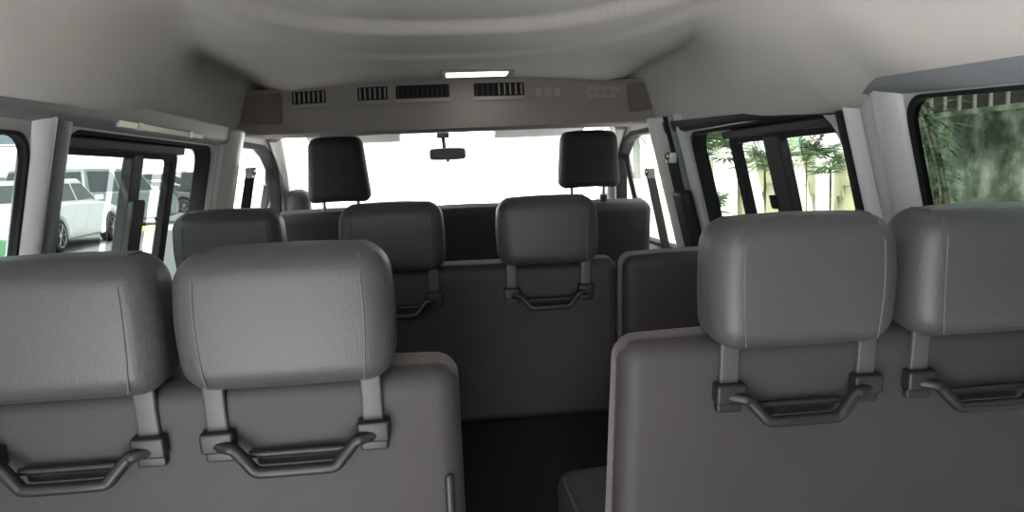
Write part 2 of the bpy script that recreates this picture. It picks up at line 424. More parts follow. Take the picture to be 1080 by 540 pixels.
# ceiling ----------------------------------------------------------------------
def sstep(a, b, x): t = max(0, min(1, (x - a) / (b - a))); return t * t * (3 - 2 * t)
def ceil_z(x, y):
    u = min(1, abs(x) / .745)
    base = 1.650 - .045 * u ** 2
    edge = edge_z(y, 1 if x > 0 else -1)
    st = .66 + .27 * sstep(1.3, 2.2, y)
    z = base + (edge - base) * sstep(st, 1.0, u)
    fall = (1 - sstep(.75, 1.0, u))
    for (Y, X, d, w) in ((1.60, .72, .010, .010), (1.88, .62, .030, .011), (2.20, .64, .012, .009)):
        q = (max(0, y) / Y) ** 2.6 + (abs(x) / X) ** 2.6          # rounded step, nearly straight in the middle
        q = q ** (1 / 2.6)
        z -= d * sstep(1 - w, 1 + w, q) * fall
    return z
bm = bmesh.new(); NX, NY = 110, 330; grid = []
for j in range(NY + 1):
    y = YR + (3.25 - YR) * j / NY
    grid.append([bm.verts.new((-.745 + 1.49 * i / NX, y, ceil_z(-.745 + 1.49 * i / NX, min(y, 2.7)))) for i in range(NX + 1)])
for j in range(NY):
    for i in range(NX): bm.faces.new((grid[j][i], grid[j][i + 1], grid[j + 1][i + 1], grid[j + 1][i]))
o = link('ceiling', bm, 'headliner', smooth=80, kind='structure')
if o.data.polygons[0].normal.z > 0: o.data.flip_normals()
md = o.modifiers.new('thick', 'SOLIDIFY'); md.thickness = .02; md.offset = -1
# steel roof skin above the headliner closes the body against the sky
bm = bmesh.new(); a, b = [], []
for k in range(17):
    x = -.83 + 1.66 * k / 16; z = 1.75 - .10 * (abs(x) / .83) ** 4
    a.append((x, z))
a = [(-.80, 1.38), (-.83, 1.50)] + a + [(.83, 1.50), (.80, 1.38)]
for y in (YR, 3.3):
    b.append([bm.verts.new((x, y, z)) for x, z in a] + [bm.verts.new((x * 1.02, y, z + (.012 if z > 1.6 else 0))) for x, z in reversed(a)])
n = len(b[0])
for k in range(n): bm.faces.new((b[0][k], b[0][(k + 1) % n], b[1][(k + 1) % n], b[1][k]))
bm.faces.new(b[0]); bm.faces.new(b[1][::-1])
link('trim_roof', bm, 'wall', smooth=60, kind='structure')

# overhead air duct across the van ------------------------------------------------
duct = thing('overhead_air_duct', 'wide grey air duct with black vents across the ceiling before the windscreen', 'air duct', (0, 2.62, 1.42))
def dface(x, v, out=0.0):
    """point on the rear face of the duct: v from 0 (bottom) to 1 (top); ends wrap to the side rails"""
    u = abs(x) / .78; wrap = .16 * max(0, (u - .80) / .20) ** 2
    zb = 1.418 + .025 * max(0, (u - .86) / .14) ** 2
    zt = 1.600 - .035 * u ** 2.5
    z = zb + (zt - zb) * v
    y = 2.62 - wrap + .035 * v * v - .05 * (1 - v) ** 6 * 0 + .012 * math.sin(PI * v)
    return Vector((x, y - out, z))
bm = bmesh.new(); rows = []
xs = [-.755 + 1.51 * k / 60 for k in range(61)]
for x in xs:
    f = [dface(x, v / 10) for v in range(11)]
    b0 = dface(x, 0)
    low = [Vector((x, b0.y + .02, b0.z - .010)), Vector((x, b0.y + .06, b0.z - .012)), Vector((x, 2.95, b0.z + .012)), Vector((x, 2.95, f[-1].z))]
    rows.append([bm.verts.new(p) for p in [*reversed(low[:3]), *f, low[3]]])
n = len(rows[0])
for a, b in zip(rows, rows[1:]):
    for k in range(n): bm.faces.new((a[k], a[(k + 1) % n], b[(k + 1) % n], b[k]))
bm.faces.new(rows[0]); bm.faces.new(rows[-1][::-1])
for v in bm.verts: v.co -= Vector((0, 2.62, 1.42))
link('housing', bm, 'duct', duct, smooth=40)
def dpatch(name, x0, x1, v0, v1, out, dep, m, parent, r=.008):
    bm = bmesh.new()
    lp = rrect(x0, x1, 0, (v1 - v0) * .155, r=r, n=3)
    f = lambda o: (lambda x, t: dface(x, v0 + t / .155, o) - Vector((0, 2.62, 1.42)))
    prism(bm, lp, f(out), f(out - dep)); return link(name, bm, m, parent, smooth=40)
def vent(x0, x1, blades, fill=None):
    v0, v1 = .62, .88
    fr = dpatch('vent', x0 - .012, x1 + .012, v0 - .10, v1 + .05, .004, .012, 'duct', duct)
    dpatch('vent_opening', x0, x1, v0, v1, .006, .006, 'rubber', fr, r=.004)
    for k in range(blades):
        x = x0 + (x1 - x0) * (k + .5) / blades
        dpatch('vent_blade', x - .0028, x + .0028, v0 + .02, v1 - .02, .009, .005, 'duct' if fill is None or k > fill else 'frame_grey', fr, r=.001)
    dpatch('vent_lip', x0 - .004, x1 + .004, v0 - .075, v0 - .02, .009, .007, 'display', fr, r=.003)
vent(-.562, -.445, 7); vent(-.332, -.226, 6); vent(-.196, -.004, 11, fill=20); vent(.086, .270, 9, fill=3)
p = dpatch('switch_panel', .295, .415, .50, .86, .005, .01, 'duct', duct)
for k in range(3): dpatch('button', .312 + k * .034, .336 + k * .034, .60, .76, .008, .005, 'display', p, r=.003)
p = dpatch('display_frame', .488, .652, .50, .88, .005, .01, 'duct', duct)
dpatch('display_panel', .502, .638, .56, .82, .008, .005, 'display', p)
for k in range(4): dpatch('display_key', .512 + k * .032, .532 + k * .032, .62, .72, .010, .004, 'duct', p, r=.002)
for sx in (-1, 1):
    a, b = sorted((sx * .598, sx * .722))
    if sx > 0: a, b = .655, .742
    dpatch('speaker_grille', a, b, .22, .90, .003, .008, 'speaker_cloth', duct, r=.012)

# dome light -----------------------------------------------------------------------
zc = min(ceil_z(x, y) for x in (0, .09, .18) for y in (2.43, 2.53))
dl = thing('dome_light', 'lit oblong dome lamp on the ceiling behind the air duct', 'lamp', (.09, 2.485, zc))
bm = rbox_fn((.125, .05, .005), .004, 2, 4); o = link('lamp_base', bm, 'display', dl, smooth=60); o.location = (0, 0, -.001)
bm = rbox_fn((.105, .036, .005), .004, 2, 4); o = link('lamp_lens', bm, 'lamp_lens', dl, smooth=60); o.location = (0, 0, -.007)

# windscreen, header and front end ---------------------------------------------------
def ws(x, z): return Vector((x, 3.60 + .22 * (1 - (x / .80) ** 2) - (z - 1.0) * .80, z))
bm = bmesh.new(); A, B = [], []
for k in range(17):
    A.append([ws((-.80 + 1.6 * k / 16) * (1 - .16 * j / 8), .96 + (1.47 - .96) * j / 8) for j in range(9)])
va = [[bm.verts.new(p) for p in r_] for r_ in A]; vb = [[bm.verts.new(p + Vector((0, .004, .003))) for p in r_] for r_ in A]
for i in range(16):
    for j in range(8):
        bm.faces.new((va[i][j], va[i + 1][j], va[i + 1][j + 1], va[i][j + 1])); bm.faces.new((vb[i][j], vb[i][j + 1], vb[i + 1][j + 1], vb[i + 1][j]))
for i in range(16): bm.faces.new((va[i][0], vb[i][0], vb[i + 1][0], va[i + 1][0])); bm.faces.new((va[i][8], va[i + 1][8], vb[i + 1][8], vb[i][8]))
for j in range(8): bm.faces.new((va[0][j], va[0][j + 1], vb[0][j + 1], vb[0][j])); bm.faces.new((va[16][j], vb[16][j], vb[16][j + 1], va[16][j + 1]))
link('window_%d' % (wn + 1), bm, 'g_clear', smooth=60, kind='structure')
bm = bmesh.new()                                           # roof edge above the windscreen
pts = [ws(-.68 + 1.36 * k / 14, 1.455) + Vector((0, -.02, .012)) for k in range(15)]
tube(bm, pts, .05, 8, ry=.016); link('trim_header', bm, 'pillar_pale', smooth=60, kind='structure')
bm = bmesh.new(); box(bm, -.93, .93, 3.98, 4.05, -.06, .96); link('wall_front', bm, 'dash', kind='structure')
dash = thing('dashboard', 'black dashboard under the windscreen', 'dashboard', (0, 3.72, .55))
bm = rbox_fn((.80, .20, .19), .05, 3, 6); o = link('body', bm, 'dash', dash, smooth=60); o.location = (0, 0, .19)
bm = rbox_fn((.19, .13, .05), .04, 3, 4); o = link('instrument_hood', bm, 'dash', dash, smooth=60); o.location = (-.44, -.12, .40)
bm = rbox_fn((.052, .06, .07), .045, 3, 2); o = link('mirror_corner_pod', bm, 'dash', dash, smooth=60); o.location = (-.705, -.36, .595)
bm = bmesh.new(); tube(bm, [(-.705, -.34, .56), (-.72, -.15, .36)], .03, 10); link('pod_stalk', bm, 'dash', dash, smooth=60)
sw = thing('steering_wheel', 'black steering wheel in front of the left front seat', 'steering wheel', (-.44, 3.26, .93), rot=(R(62), 0, 0))
bm = bmesh.new(); tube(bm, [(.185 * math.cos(2 * PI * k / 28), .185 * math.sin(2 * PI * k / 28), 0) for k in range(28)], .015, 8, closed=True); link('rim', bm, 'dash', sw, smooth=80)
bm = rbox_fn((.07, .06, .02), .015, 2, 2); link('hub', bm, 'dash', sw, smooth=60)
for a in (0, 180, 270):
    bm = bmesh.new(); tube(bm, [(.05 * math.cos(R(a)), .05 * math.sin(R(a)), 0), (.18 * math.cos(R(a)), .18 * math.sin(R(a)), 0)], .014, 8, ry=.008); link('spoke', bm, 'dash', sw, smooth=60)
bm = bmesh.new(); tube(bm, [(0, 0, -.01), (0, 0, -.10)], .03, 10); link('column', bm, 'dash', sw, smooth=60)

# sun visors folded up under the windscreen header
for (x, lab) in ((-.42, 'pale sun visor above the left front seat'), (.40, 'pale sun visor above the right front seat')):
    v = thing('sun_visor', lab, 'sun visor', (x, 3.20, 1.432))
    bm = rbox_fn((.20, .075, .010), .009, 2, 4); o = link('panel', bm, 'pillar_pale', v, smooth=60); o.rotation_euler = (R(-14), 0, 0)
    bm = bmesh.new(); tube(bm, [(-.20, .07, .005), (.20, .07, .005)], .006, 8); link('hinge_rod', bm, 'display', v, smooth=60)
# rear-view mirror
mz = 1.352
mir = thing('rear_view_mirror', 'dark rear-view mirror on a short stem at the top centre of the windscreen', 'mirror', (-.012, 3.50, mz))
bm = rbox_fn((.088, .016, .030), .014, 3, 4, fn=lambda p: Vector((p.x, p.y, p.z * (1 - .12 * (p.x / .088) ** 2)))); link('shell', bm, 'mirror_back', mir, smooth=60)
bm = bmesh.new(); prism(bm, rrect(-.080, .080, -.024, .024, r=.014, n=4), lambda x, z: Vector((x, -.0175, z)), lambda x, z: Vector((x, -.0150, z))); link('mirror_face', bm, 'mirror_back', mir)
bm = bmesh.new(); tube(bm, [(-.014, .014, .02), (-.016, .035, .055), (-.018, .05, .09)], .009, 8); link('stem', bm, 'rubber', mir, smooth=60)
bm = rbox_fn((.03, .016, .014), .008, 2, 2); o = link('mount', bm, 'frame_grey', mir, smooth=60); o.location = (-.018, .035, .092)
bm = bmesh.new(); lathe(bm, [(.006, -.040), (.008, -.030), (.008, -.026)], 'z', 10); link('dip_lever', bm, 'rubber', mir, smooth=60)

# door mirror outside the left front window
dm = thing('door_mirror', 'pale mirror outside the left front door window', 'mirror', (-1.0, 3.90, 1.30))
bm = rbox_fn((.085, .05, .13), .04, 3, 3); link('shell', bm, 'silver_car', dm, smooth=60)
bm = bmesh.new(); prism(bm, rrect(-.07, .07, -.115, .115, r=.03, n=4), lambda x, z: Vector((x, -.052, z)), lambda x, z: Vector((x, -.049, z))); link('mirror_face', bm, 'mirror_glass', dm)
bm = bmesh.new(); tube(bm, [(.02, .01, -.12), (.06, .0, -.22), (.14, -.12, -.30)], .02, 8); link('arm', bm, 'black_trim', dm, smooth=60)

# ------------------------------------------------------------------ seats
def headrest(parent, c, w, h, d, m='leather', lean=8, top_k=.94, bot_k=.95, seams=True, stays=True, drop=.10, stay_m='stay', stay_y=-.006, stay_gap=.185):
    """padded head restraint, its front towards +y; c is its centre"""
    def fn(p):
        t = p.z / (h / 2)
        k = (1 - (1 - top_k) * max(0, t) ** 2) * (1 - (1 - bot_k) * max(0, -t) ** 2)
        x = p.x * k; y = p.y * (1 + .10 * (1 - (p.x / (w / 2)) ** 2))          # crowned faces
        y += -.004 * math.cos(PI * .5 * t)
        return Vector((x, y, p.z + .004 * (1 - (p.x / (w / 2)) ** 2) * (1 if t > 0 else 0)))
    o = link('headrest', rbox_fn((w / 2, d / 2, h / 2), min(.034, d * .42), 4, 6, fn), m, parent, smooth=80)
    o.location = c; o.rotation_euler = (R(-lean), 0, 0)
    if seams:
        for s in (-1, 1):
            bm = bmesh.new(); xs = w / 2 - .026; pts = []
            for k in range(25):                       # up the rear face, over the top and down the front
                a = k / 24
                z = -h / 2 + .02; per = [(-d / 2, -h / 2 + .012), (-d / 2, h / 2 - .034), (-d / 2 + .010, h / 2 - .010), (-d / 2 + .034, h / 2), (d / 2 - .034, h / 2)]
                # polyline sample
                seg = a * (len(per) - 1); i = min(int(seg), len(per) - 2); f = seg - i
                yy = per[i][0] + (per[i + 1][0] - per[i][0]) * f; zz = per[i][1] + (per[i + 1][1] - per[i][1]) * f
                pts.append(fn(Vector((s * (xs - .008 * (1 - a)), yy, zz))) + Vector((0, -.0004, .0004)))
            tube(bm, pts, .0011, 6); plabel(link('seam', bm, 'seam', o, smooth=80), 'pale stitched seam')
    if stays:
        for s in (-1, 1):
            x = s * stay_gap / 2
            bm = rbox_fn((.0125, .005, drop / 2), .004, 2, 2)
            st = link('headrest_stay', bm, stay_m, o, smooth=60); st.location = (x, stay_y - d / 2 + .022, -h / 2 - drop / 2 + .030)
    return o
def handle(parent, c, w=.185, sag=.031, out=.020, m='handle'):
    """grab handle slung between two stay brackets on the rear of a backrest; c = centre of the bracket line"""
    bm = bmesh.new(); x = w / 2; cx, cy, cz = c
    P = smooth_path([(-x, -.010, 0), (-x + .016, -out, -.001), (-x + .022, -out, -.004), (-x + .040, -out - .006, -sag + .007), (-x + .047, -out - .007, -sag + .001), (-x + .060, -out - .008, -sag),
                     (x - .060, -out - .008, -sag), (x - .047, -out - .007, -sag + .001), (x - .040, -out - .006, -sag + .007), (x - .022, -out, -.004), (x - .016, -out, -.001), (x, -.010, 0)], 3)
    tube(bm, P, .0085, 8, ry=.0075)
    o = link('grab_handle', bm, m, parent, smooth=60); o.location = c
    bm = bmesh.new(); tube(bm, [(-x + .035, -.008, -sag * .52), (x - .035, -.008, -sag * .52)], .006, 8, ry=.005); link('crossbar', bm, m, o, smooth=60)
    bm = bmesh.new(); prism(bm, rrect(-x + .045, x - .045, -sag + .002, -sag * .52, r=.004, n=2), lambda a, b: Vector((a, -.012, b)), lambda a, b: Vector((a, -.002, b))); link('handle_plate', bm, m, o)
    for s in (-1, 1):
        bm = rbox_fn((.020, .011, .0135), .004, 2, 2); b = link('handle_bracket', bm, m, o, smooth=60); b.location = (s * x, -.006, .004)
        bm = rbox_fn((.017, .007, .007), .003, 2, 2); b = link('bracket_foot', bm, m, o, smooth=60); b.location = (s * x, -.003, -.016)
    return o
def backrest_bm(w, d, h, r, flare=.0, crown=.012):
    def fn(p):
        t = p.z / h + .5
        if p.y > 0: p = Vector((p.x, p.y * (1 - .55 * max(0, (t - .45) / .55) ** 1.5), p.z))
        return Vector((p.x * (1 + flare * (1 - t)), p.y - crown * (1 - (p.x / (w / 2)) ** 2) * (1 if p.y < 0 else -1) * .5, p.z + .004 * math.cos(PI * p.x / w)))
    bm = rbox_fn((w / 2, d / 2, h / 2), r, 4, 6, fn)
    for f in bm.faces:
        n = f.normal if f.normal.length else f.calc_center_median().normalized()
    bm.normal_update()
    for f in bm.faces:
        c = f.calc_center_median()
        f.material_index = 1 if (c.y > -d / 2 + r * .75) else 0
    return bm
def bench(label, x0, x1, y_top, z_top, heads, lean=6, h=.60, d=.105, back='back', front='woven', group=None, hr=(.256, .166, .100), hz=None, flare=0.0, cushion=True, cz=.50, handles=True, stay_gap=.187, name='bench_seat', cx=None, hy=.012, cd=.52, shell=False, hm='leather'):
    xc = (x0 + x1) / 2; w = x1 - x0
    root = thing(name, label, 'seat', (xc, y_top + .17, 0))
    tl = R(lean)
    # backrest: rear top edge at (y_top, z_top)
    o = link('backrest', backrest_bm(w, d, h, .030, flare), [back, front], root, smooth=60)
    rot = Matrix.Rotation(-tl * -1, 4, 'X')     # top leans to -y
    Rm = Matrix.Rotation(tl, 4, 'X')
    ctr = Vector((0, y_top - (y_top + .17), z_top)) - (Rm @ Vector((0, -d / 2 + .012, h / 2)))
    o.location = ctr; o.rotation_euler = (tl, 0, 0)
    def onback(x, dn, out):                     # point on the rear face, dn below the top edge
        return ctr + Rm @ Vector((x, -d / 2 - out, h / 2 - dn))
    # piped seam just under the top edge of the rear face
    bm = bmesh.new(); L = []
    for k in range(25):
        x = -w / 2 + .028 + (w - .056) * k / 24
        L.append((x * (1 + flare * .05), -d / 2 + .0035 - .006 * (1 - (2 * x / w) ** 2), h / 2 - .024 + .004 * math.cos(PI * x / w)))
    tube(bm, L, .0012, 6); plabel(link('seam', bm, 'seam', o, smooth=80), 'thin stitched seam')
    for hx in heads:
        x = hx - xc
        zc_ = (hz if hz is not None else z_top + .078)
        hh = headrest(root, (x, y_top - root.location.y - .015 + hy, zc_), hr[0], hr[1], hr[2], hm, lean=-lean * .45, stays=False)
        for s in (-1, 1):
            bm = rbox_fn((.0128, .0045, .040), .003, 2, 2)
            st = link('headrest_stay', bm, 'stay', hh, smooth=60)
            P = onback(x + s * stay_gap / 2, .034, .008)
            st.matrix_local = (Matrix.Translation(hh.location) @ hh.rotation_euler.to_matrix().to_4x4()).inverted() @ (Matrix.Translation(P) @ Rm)
        if handles:
            g = handle(root, onback(x, .072, .006), stay_gap); g.rotation_euler = (tl, 0, 0)
    if cushion:
        cw = (x1 - x0) if cx is None else cx[1] - cx[0]; cc = xc if cx is None else (cx[0] + cx[1]) / 2
        def fn(p): return Vector((p.x, p.y, p.z + .012 * (1 - (p.x / (cw / 2)) ** 2)))
        bm = rbox_fn((cw / 2, cd / 2, .075), .035, 4, 5, fn); c = link('seat_cushion', bm, 'leather_plain' if not shell else 'shell', root, smooth=60)
        yb = ctr.y + math.sin(tl) * h / 2 + .02
        c.location = (cc - xc, yb + cd / 2 + .035 - .05, cz - .087)
        if shell:
            bm = rbox_fn((w / 2 - .01, .03, .25), .02, 2, 3); q = link('seat_shell', bm, 'shell', root, smooth=60); q.location = (0, yb - .01, .36)
            c.location.y += .06
        for s in (-1, 1):
            bm = bmesh.new(); tube(bm, [(s * (cw / 2 - .012), -cd / 2 + .04 + (cd - .08) * k / 10, .0665 + .0005) for k in range(11)], .003, 6); plabel(link('piping', bm, 'seam', c, smooth=80), 'raised piping')
        for (lx, ly) in ((-1, -1), (1, -1), (-1, 1), (1, 1)):
            px, py = (cc - xc) + lx * (cw / 2 - .08), c.location.y + ly * (cd / 2 - .08)
            bm = bmesh.new(); tube(bm, [(px, py, 0.006), (px, py, cz - .15)], .022, 10); lathe(bm, [(.035, 0), (.035, .008)], 'z', 12, (px, py, 0)); link('leg', bm, 'handle', root, smooth=50)
    return root

# near row: two double benches either side of the aisle
ZT = 1.022
LEFT = bench('left nearest double bench seat, two headrests, grey back with black grab handles', -.715, -.041, .885, ZT - .012, (-.510, -.243), hz=1.089, cz=.52)
RIGHT = bench('right nearest double bench seat beside the mossy-wall window, backrest and cushion edge on the aisle', .168, .815, .885, ZT + .002, (.402, .664), hz=1.096, hr=(.247, .166, .10), d=.085, cz=.592, cx=(.172, .80), cd=.55, flare=.055)
# recliner covers on the aisle side of the left bench
bm = rbox_fn((.006, .02, .09), .005, 2, 2); o = link('recliner_cover', bm, 'handle', LEFT, smooth=60); o.location = (.318, -.150, .775)
# middle row: triple bench and the fold-down single seat
MID = bench('triple bench seat in the middle row, three headrests, shade-darkened back', -.73, .386, 1.755, 1.022, (-.556, -.174, .204), hz=1.104, hr=(.252, .166, .10), back='back_mid', hm='leather_mid', cz=.52, h=.42, shell=True)
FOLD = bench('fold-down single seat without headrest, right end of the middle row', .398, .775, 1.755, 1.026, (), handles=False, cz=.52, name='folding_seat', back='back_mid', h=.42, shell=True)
bm = rbox_fn((.022, .012, .010), .004, 2, 2); o = link('release_lever', bm, 'handle', FOLD, smooth=60); o.location = (-.165, -.16, .80)
# front seats
def front_seat(label, x0, x1, y, zt, head=None, hw=(.23, .24), hh=.235, m='dark_cloth', zc_=None, name='front_seat'):
    root = thing(name, label, 'seat', ((x0 + x1) / 2, y + .2, 0)); xc = (x0 + x1) / 2; w = x1 - x0
    tl = R(12); Rm = Matrix.Rotation(tl, 4, 'X'); h, d = .58, .13
    o = link('backrest', backrest_bm(w, d, h, .035, .03), [m, m], root, smooth=60)
    ctr = Vector((0, -.2, zt)) - (Rm @ Vector((0, -d / 2 + .03, h / 2))); o.location = ctr; o.rotation_euler = (tl, 0, 0)
    bm = bmesh.new(); tube(bm, [(-w / 2 + .04 + (w - .08) * k / 12, -d / 2 + .012, h / 2 - .012) for k in range(13)], .003, 6); plabel(link('piping', bm, 'seam', o), 'pale piping along the top')
    bm = rbox_fn((w / 2, .25, .07), .035, 3, 4); c = link('seat_cushion', bm, m, root, smooth=60); c.location = (0, .18, .50)
    bm = rbox_fn((w / 2 - .04, .20, .20), .03, 2, 2); c = link('seat_box', bm, 'dash', root, smooth=60); c.location = (0, .20, .205)
    if head is not None:
        t, b = hw
        def fn(p): k = (t + (b - t) * (.5 - p.z / hh)) / b; return Vector((p.x * k, p.y * (1 + .15 * (1 - (p.x / (b / 2)) ** 2)), p.z + .006 * (1 - (p.x / (b / 2)) ** 2)))
        H = link('headrest', rbox_fn((b / 2, .055, hh / 2), .032, 4, 5, fn), m, root, smooth=80); H.location = (head - xc, -.205, zc_); H.rotation_euler = (R(5), 0, 0)
        for s in (-1, 1):
            bm = bmesh.new(); tube(bm, [(s * .065, .01, -hh / 2 + .02), (s * .065, .02, -hh / 2 - .08)], .007, 8); plabel(link('headrest_post', bm, 'chrome', H, smooth=60), 'chrome post')
            bm = bmesh.new(); lathe(bm, [(.014, -.02), (.016, 0), (.014, .012)], 'z', 10); q = link('post_guide', bm, 'handle', H, smooth=60); q.location = (s * .065, .018, -hh / 2 - .042)
    return root
front_seat('left front seat with a tall headrest that widens downwards', -.70, -.24, 2.80, 1.125, -.440, (.195, .240), .245, zc_=1.285)
front_seat('low middle front seat without headrest, below the rear-view mirror', -.225, .265, 2.82, 1.118, name='front_seat')
front_seat('right front seat with a broad headrest, beside the right front door window', .285, .785, 2.80, 1.112, .533, (.215, .245), .220, zc_=1.286)

# ------------------------------------------------------------------ seat belts
def strap(bm, pts, w=.023, t=.0025):
    tube(bm, pts, w, 6, ry=t)
def belt(label, s, yA, zA, yB, zB, d, m, bag=None):
    p = side(s, -d)
    A = p(yA, zA); root = thing('seat_belt', label, 'seat belt', A)
    bm = bmesh.new()
    a, b = Vector((0, 0, 0)), p(yB, zB) - A
    n = Vector((-s * .5, -.85, -TB * .5)).normalized(); wv = (b - a).normalized().cross(n) * .016; t = n * .0015
    vs = [bm.verts.new(q) for q in (a + wv + t, a - wv + t, b - wv + t, b + wv + t, a + wv - t, a - wv - t, b - wv - t, b + wv - t)]
    for q in ((0, 1, 2, 3), (7, 6, 5, 4), (0, 4, 5, 1), (1, 5, 6, 2), (2, 6, 7, 3), (3, 7, 4, 0)): bm.faces.new([vs[i] for i in q])
    link('webbing', bm, m, root)
    bm = rbox_fn((.010, .032, .018), .006, 2, 2); o = link('upper_anchor', bm, 'rail', root, smooth=60); plabel(o, 'pale guide loop')
    bm = bmesh.new(); lathe(bm, [(.012, -.006), (.014, 0), (.012, .010)], 'x', 12, (-s * .012, 0, .006)); link('anchor_bolt', bm, 'chrome', root, smooth=60)
    if bag:
        bm = rbox_fn((.020, bag[0], bag[1]), .016, 3, 3); o = link('retractor_cover', bm, 'frame', root, smooth=60); q = p(yB + bag[2], zB + bag[3]) - A; o.location = q; o.rotation_euler = (0, -s * math.atan(TB), 0)
        bm = rbox_fn((.012, .013, .02), .005, 2, 2); o = link('latch_tongue', bm, 'chrome', root, smooth=60); o.location = p(yB - .01, zB + .06) - A
    return root
belt('pale seat belt hanging behind the right front seat', 1, 2.55, 1.225, 2.58, .93, .055, 'belt_grey')
belt('black seat belt with chrome tongue on the right pillar behind the sliding door', 1, 2.335, 1.275, 2.335, .96, .034, 'belt', bag=(.05, .11, -.02, .10))
belt('black seat belt on the left pillar behind the left front seat', -1, 2.52, 1.285, 2.53, .93, .055, 'belt')

# ------------------------------------------------------------------ outside: ground
def ground_z(x, y):
    z = GZ + .75 * sstep(-2.2, -5.5, x) if x < -2.2 else GZ
    return z
bm = bmesh.new(); xs = [-60, -40, -25, -15, -10, -7, -5.5, -5, -4.5, -4, -3.5, -3, -2.5, -2.2, 0, 2, 4.2]; ys = [-12, -6, -2, 2, 6, 10, 15, 20, 26, 34, 45, 70, 100]
def sst(x): t = max(0, min(1, (-2.2 - x) / 3.3)); return t * t * (3 - 2 * t)
G = [[bm.verts.new((x, y, GZ + .75 * sst(x))) for x in xs] for y in ys]
for j in range(len(ys) - 1):
    for i in range(len(xs) - 1): bm.faces.new((G[j][i], G[j][i + 1], G[j + 1][i + 1], G[j + 1][i])).material_index = 1 if xs[i] >= -2.6 else 0
link('ground_street', bm, ['asphalt', 'concrete'], smooth=60, kind='structure')
bm = bmesh.new(); box(bm, 4.2, 40, -12, 100, GZ - .1, GZ); link('ground_garden', bm, 'concrete', kind='structure')
SZ = GZ + .75
# ------------------------------------------------------------------ outside: right boundary
bm = bmesh.new(); box(bm, 4.2, 4.45, -3, 6.62, GZ, 1.56); box(bm, 4.16, 4.5, -3, 6.62, 1.56, 1.60)
o = link('mossy_concrete_wall', bm, 'mossy'); tag(o, 'moss-stained grey concrete wall outside the right rear window', 'wall')
fn_ = thing('fence', 'dark board fence with pale upright bars on top of the mossy wall', 'fence', (4.36, 2.0, 1.60))
bm = bmesh.new(); box(bm, .02, .05, -5, 4.6, .0, .95); link('board_panel', bm, 'fence_dark', fn_)
bm = bmesh.new(); box(bm, -.02, .02, -5, 4.6, .40, .44); link('top_rail', bm, 'fence_pale', fn_)
for k in range(24):
    y = .6 + .175 * k; bm = bmesh.new(); box(bm, -.004, .02, y - .009, y + .009, 0, .90); link('fence_bar', bm, 'fence_pale', fn_)
cw = thing('cream_garden_wall', 'cream rendered garden wall with grey panel mouldings outside the right middle window', 'wall', (4.2, 6.63, GZ))
bm = bmesh.new(); box(bm, 0, .2, 0, 12.5, 0, 1.90); box(bm, -.03, .23, 0, 12.5, 1.90, 1.96); link('wall_face', bm, 'cream', cw)
for y, y_end in ((.05, .68), (1.17, 2.5), (3.1, 4.4), (4.9, 6.2), (6.7, 8.0)):                       # notched moulding frames
    bm = bmesh.new(); a, b, z0, z1, k = y, y_end, .55, 1.62, .12
    L = [(a, z0), (b, z0), (b, z1 - k), (b - k, z1 - k), (b - k, z1), (a + k, z1), (a + k, z1 - k), (a, z1 - k)]
    tube(bm, [(-.004, p[0], p[1]) for p in L], .020, 6, closed=True); link('moulding', bm, 'moulding', cw)
for i, (y, lab) in enumerate(((7.27, 'white post against the cream wall, seen in the rear sliding pane'), (9.95, 'white post beside the palm seen in the front glass of the right middle window'))):
    pt = thing('gate_post', lab, 'post', (4.02, y, GZ), group=None)
    pw = .13 if i else .07
    bm = bmesh.new(); box(bm, -pw, pw, -pw, pw, 0, 2.55 if i else 2.2); bevel(link('shaft', bm, 'white_paint', pt), .015)
    bm = bmesh.new(); box(bm, -pw - .03, pw + .03, -pw - .03, pw + .03, 2.55 if i else 2.2, (2.55 if i else 2.2) + .08); bevel(link('cap', bm, 'white_paint', pt), .02)

# unseen dark wall added behind the van at right to shade the right-hand seats
M['yard_wall'] = mat('dark_render', (.10, .10, .095), .9, bump=.3, scale=25, var=.2, vscale=2)
bm = bmesh.new(); box(bm, -.08, 4.2, -1.35, -1.10, GZ, 3.2); box(bm, -.13, 4.2, -1.40, -1.05, 3.2, 3.3)
link('wall_shade_blocker', bm, 'yard_wall', kind='structure')
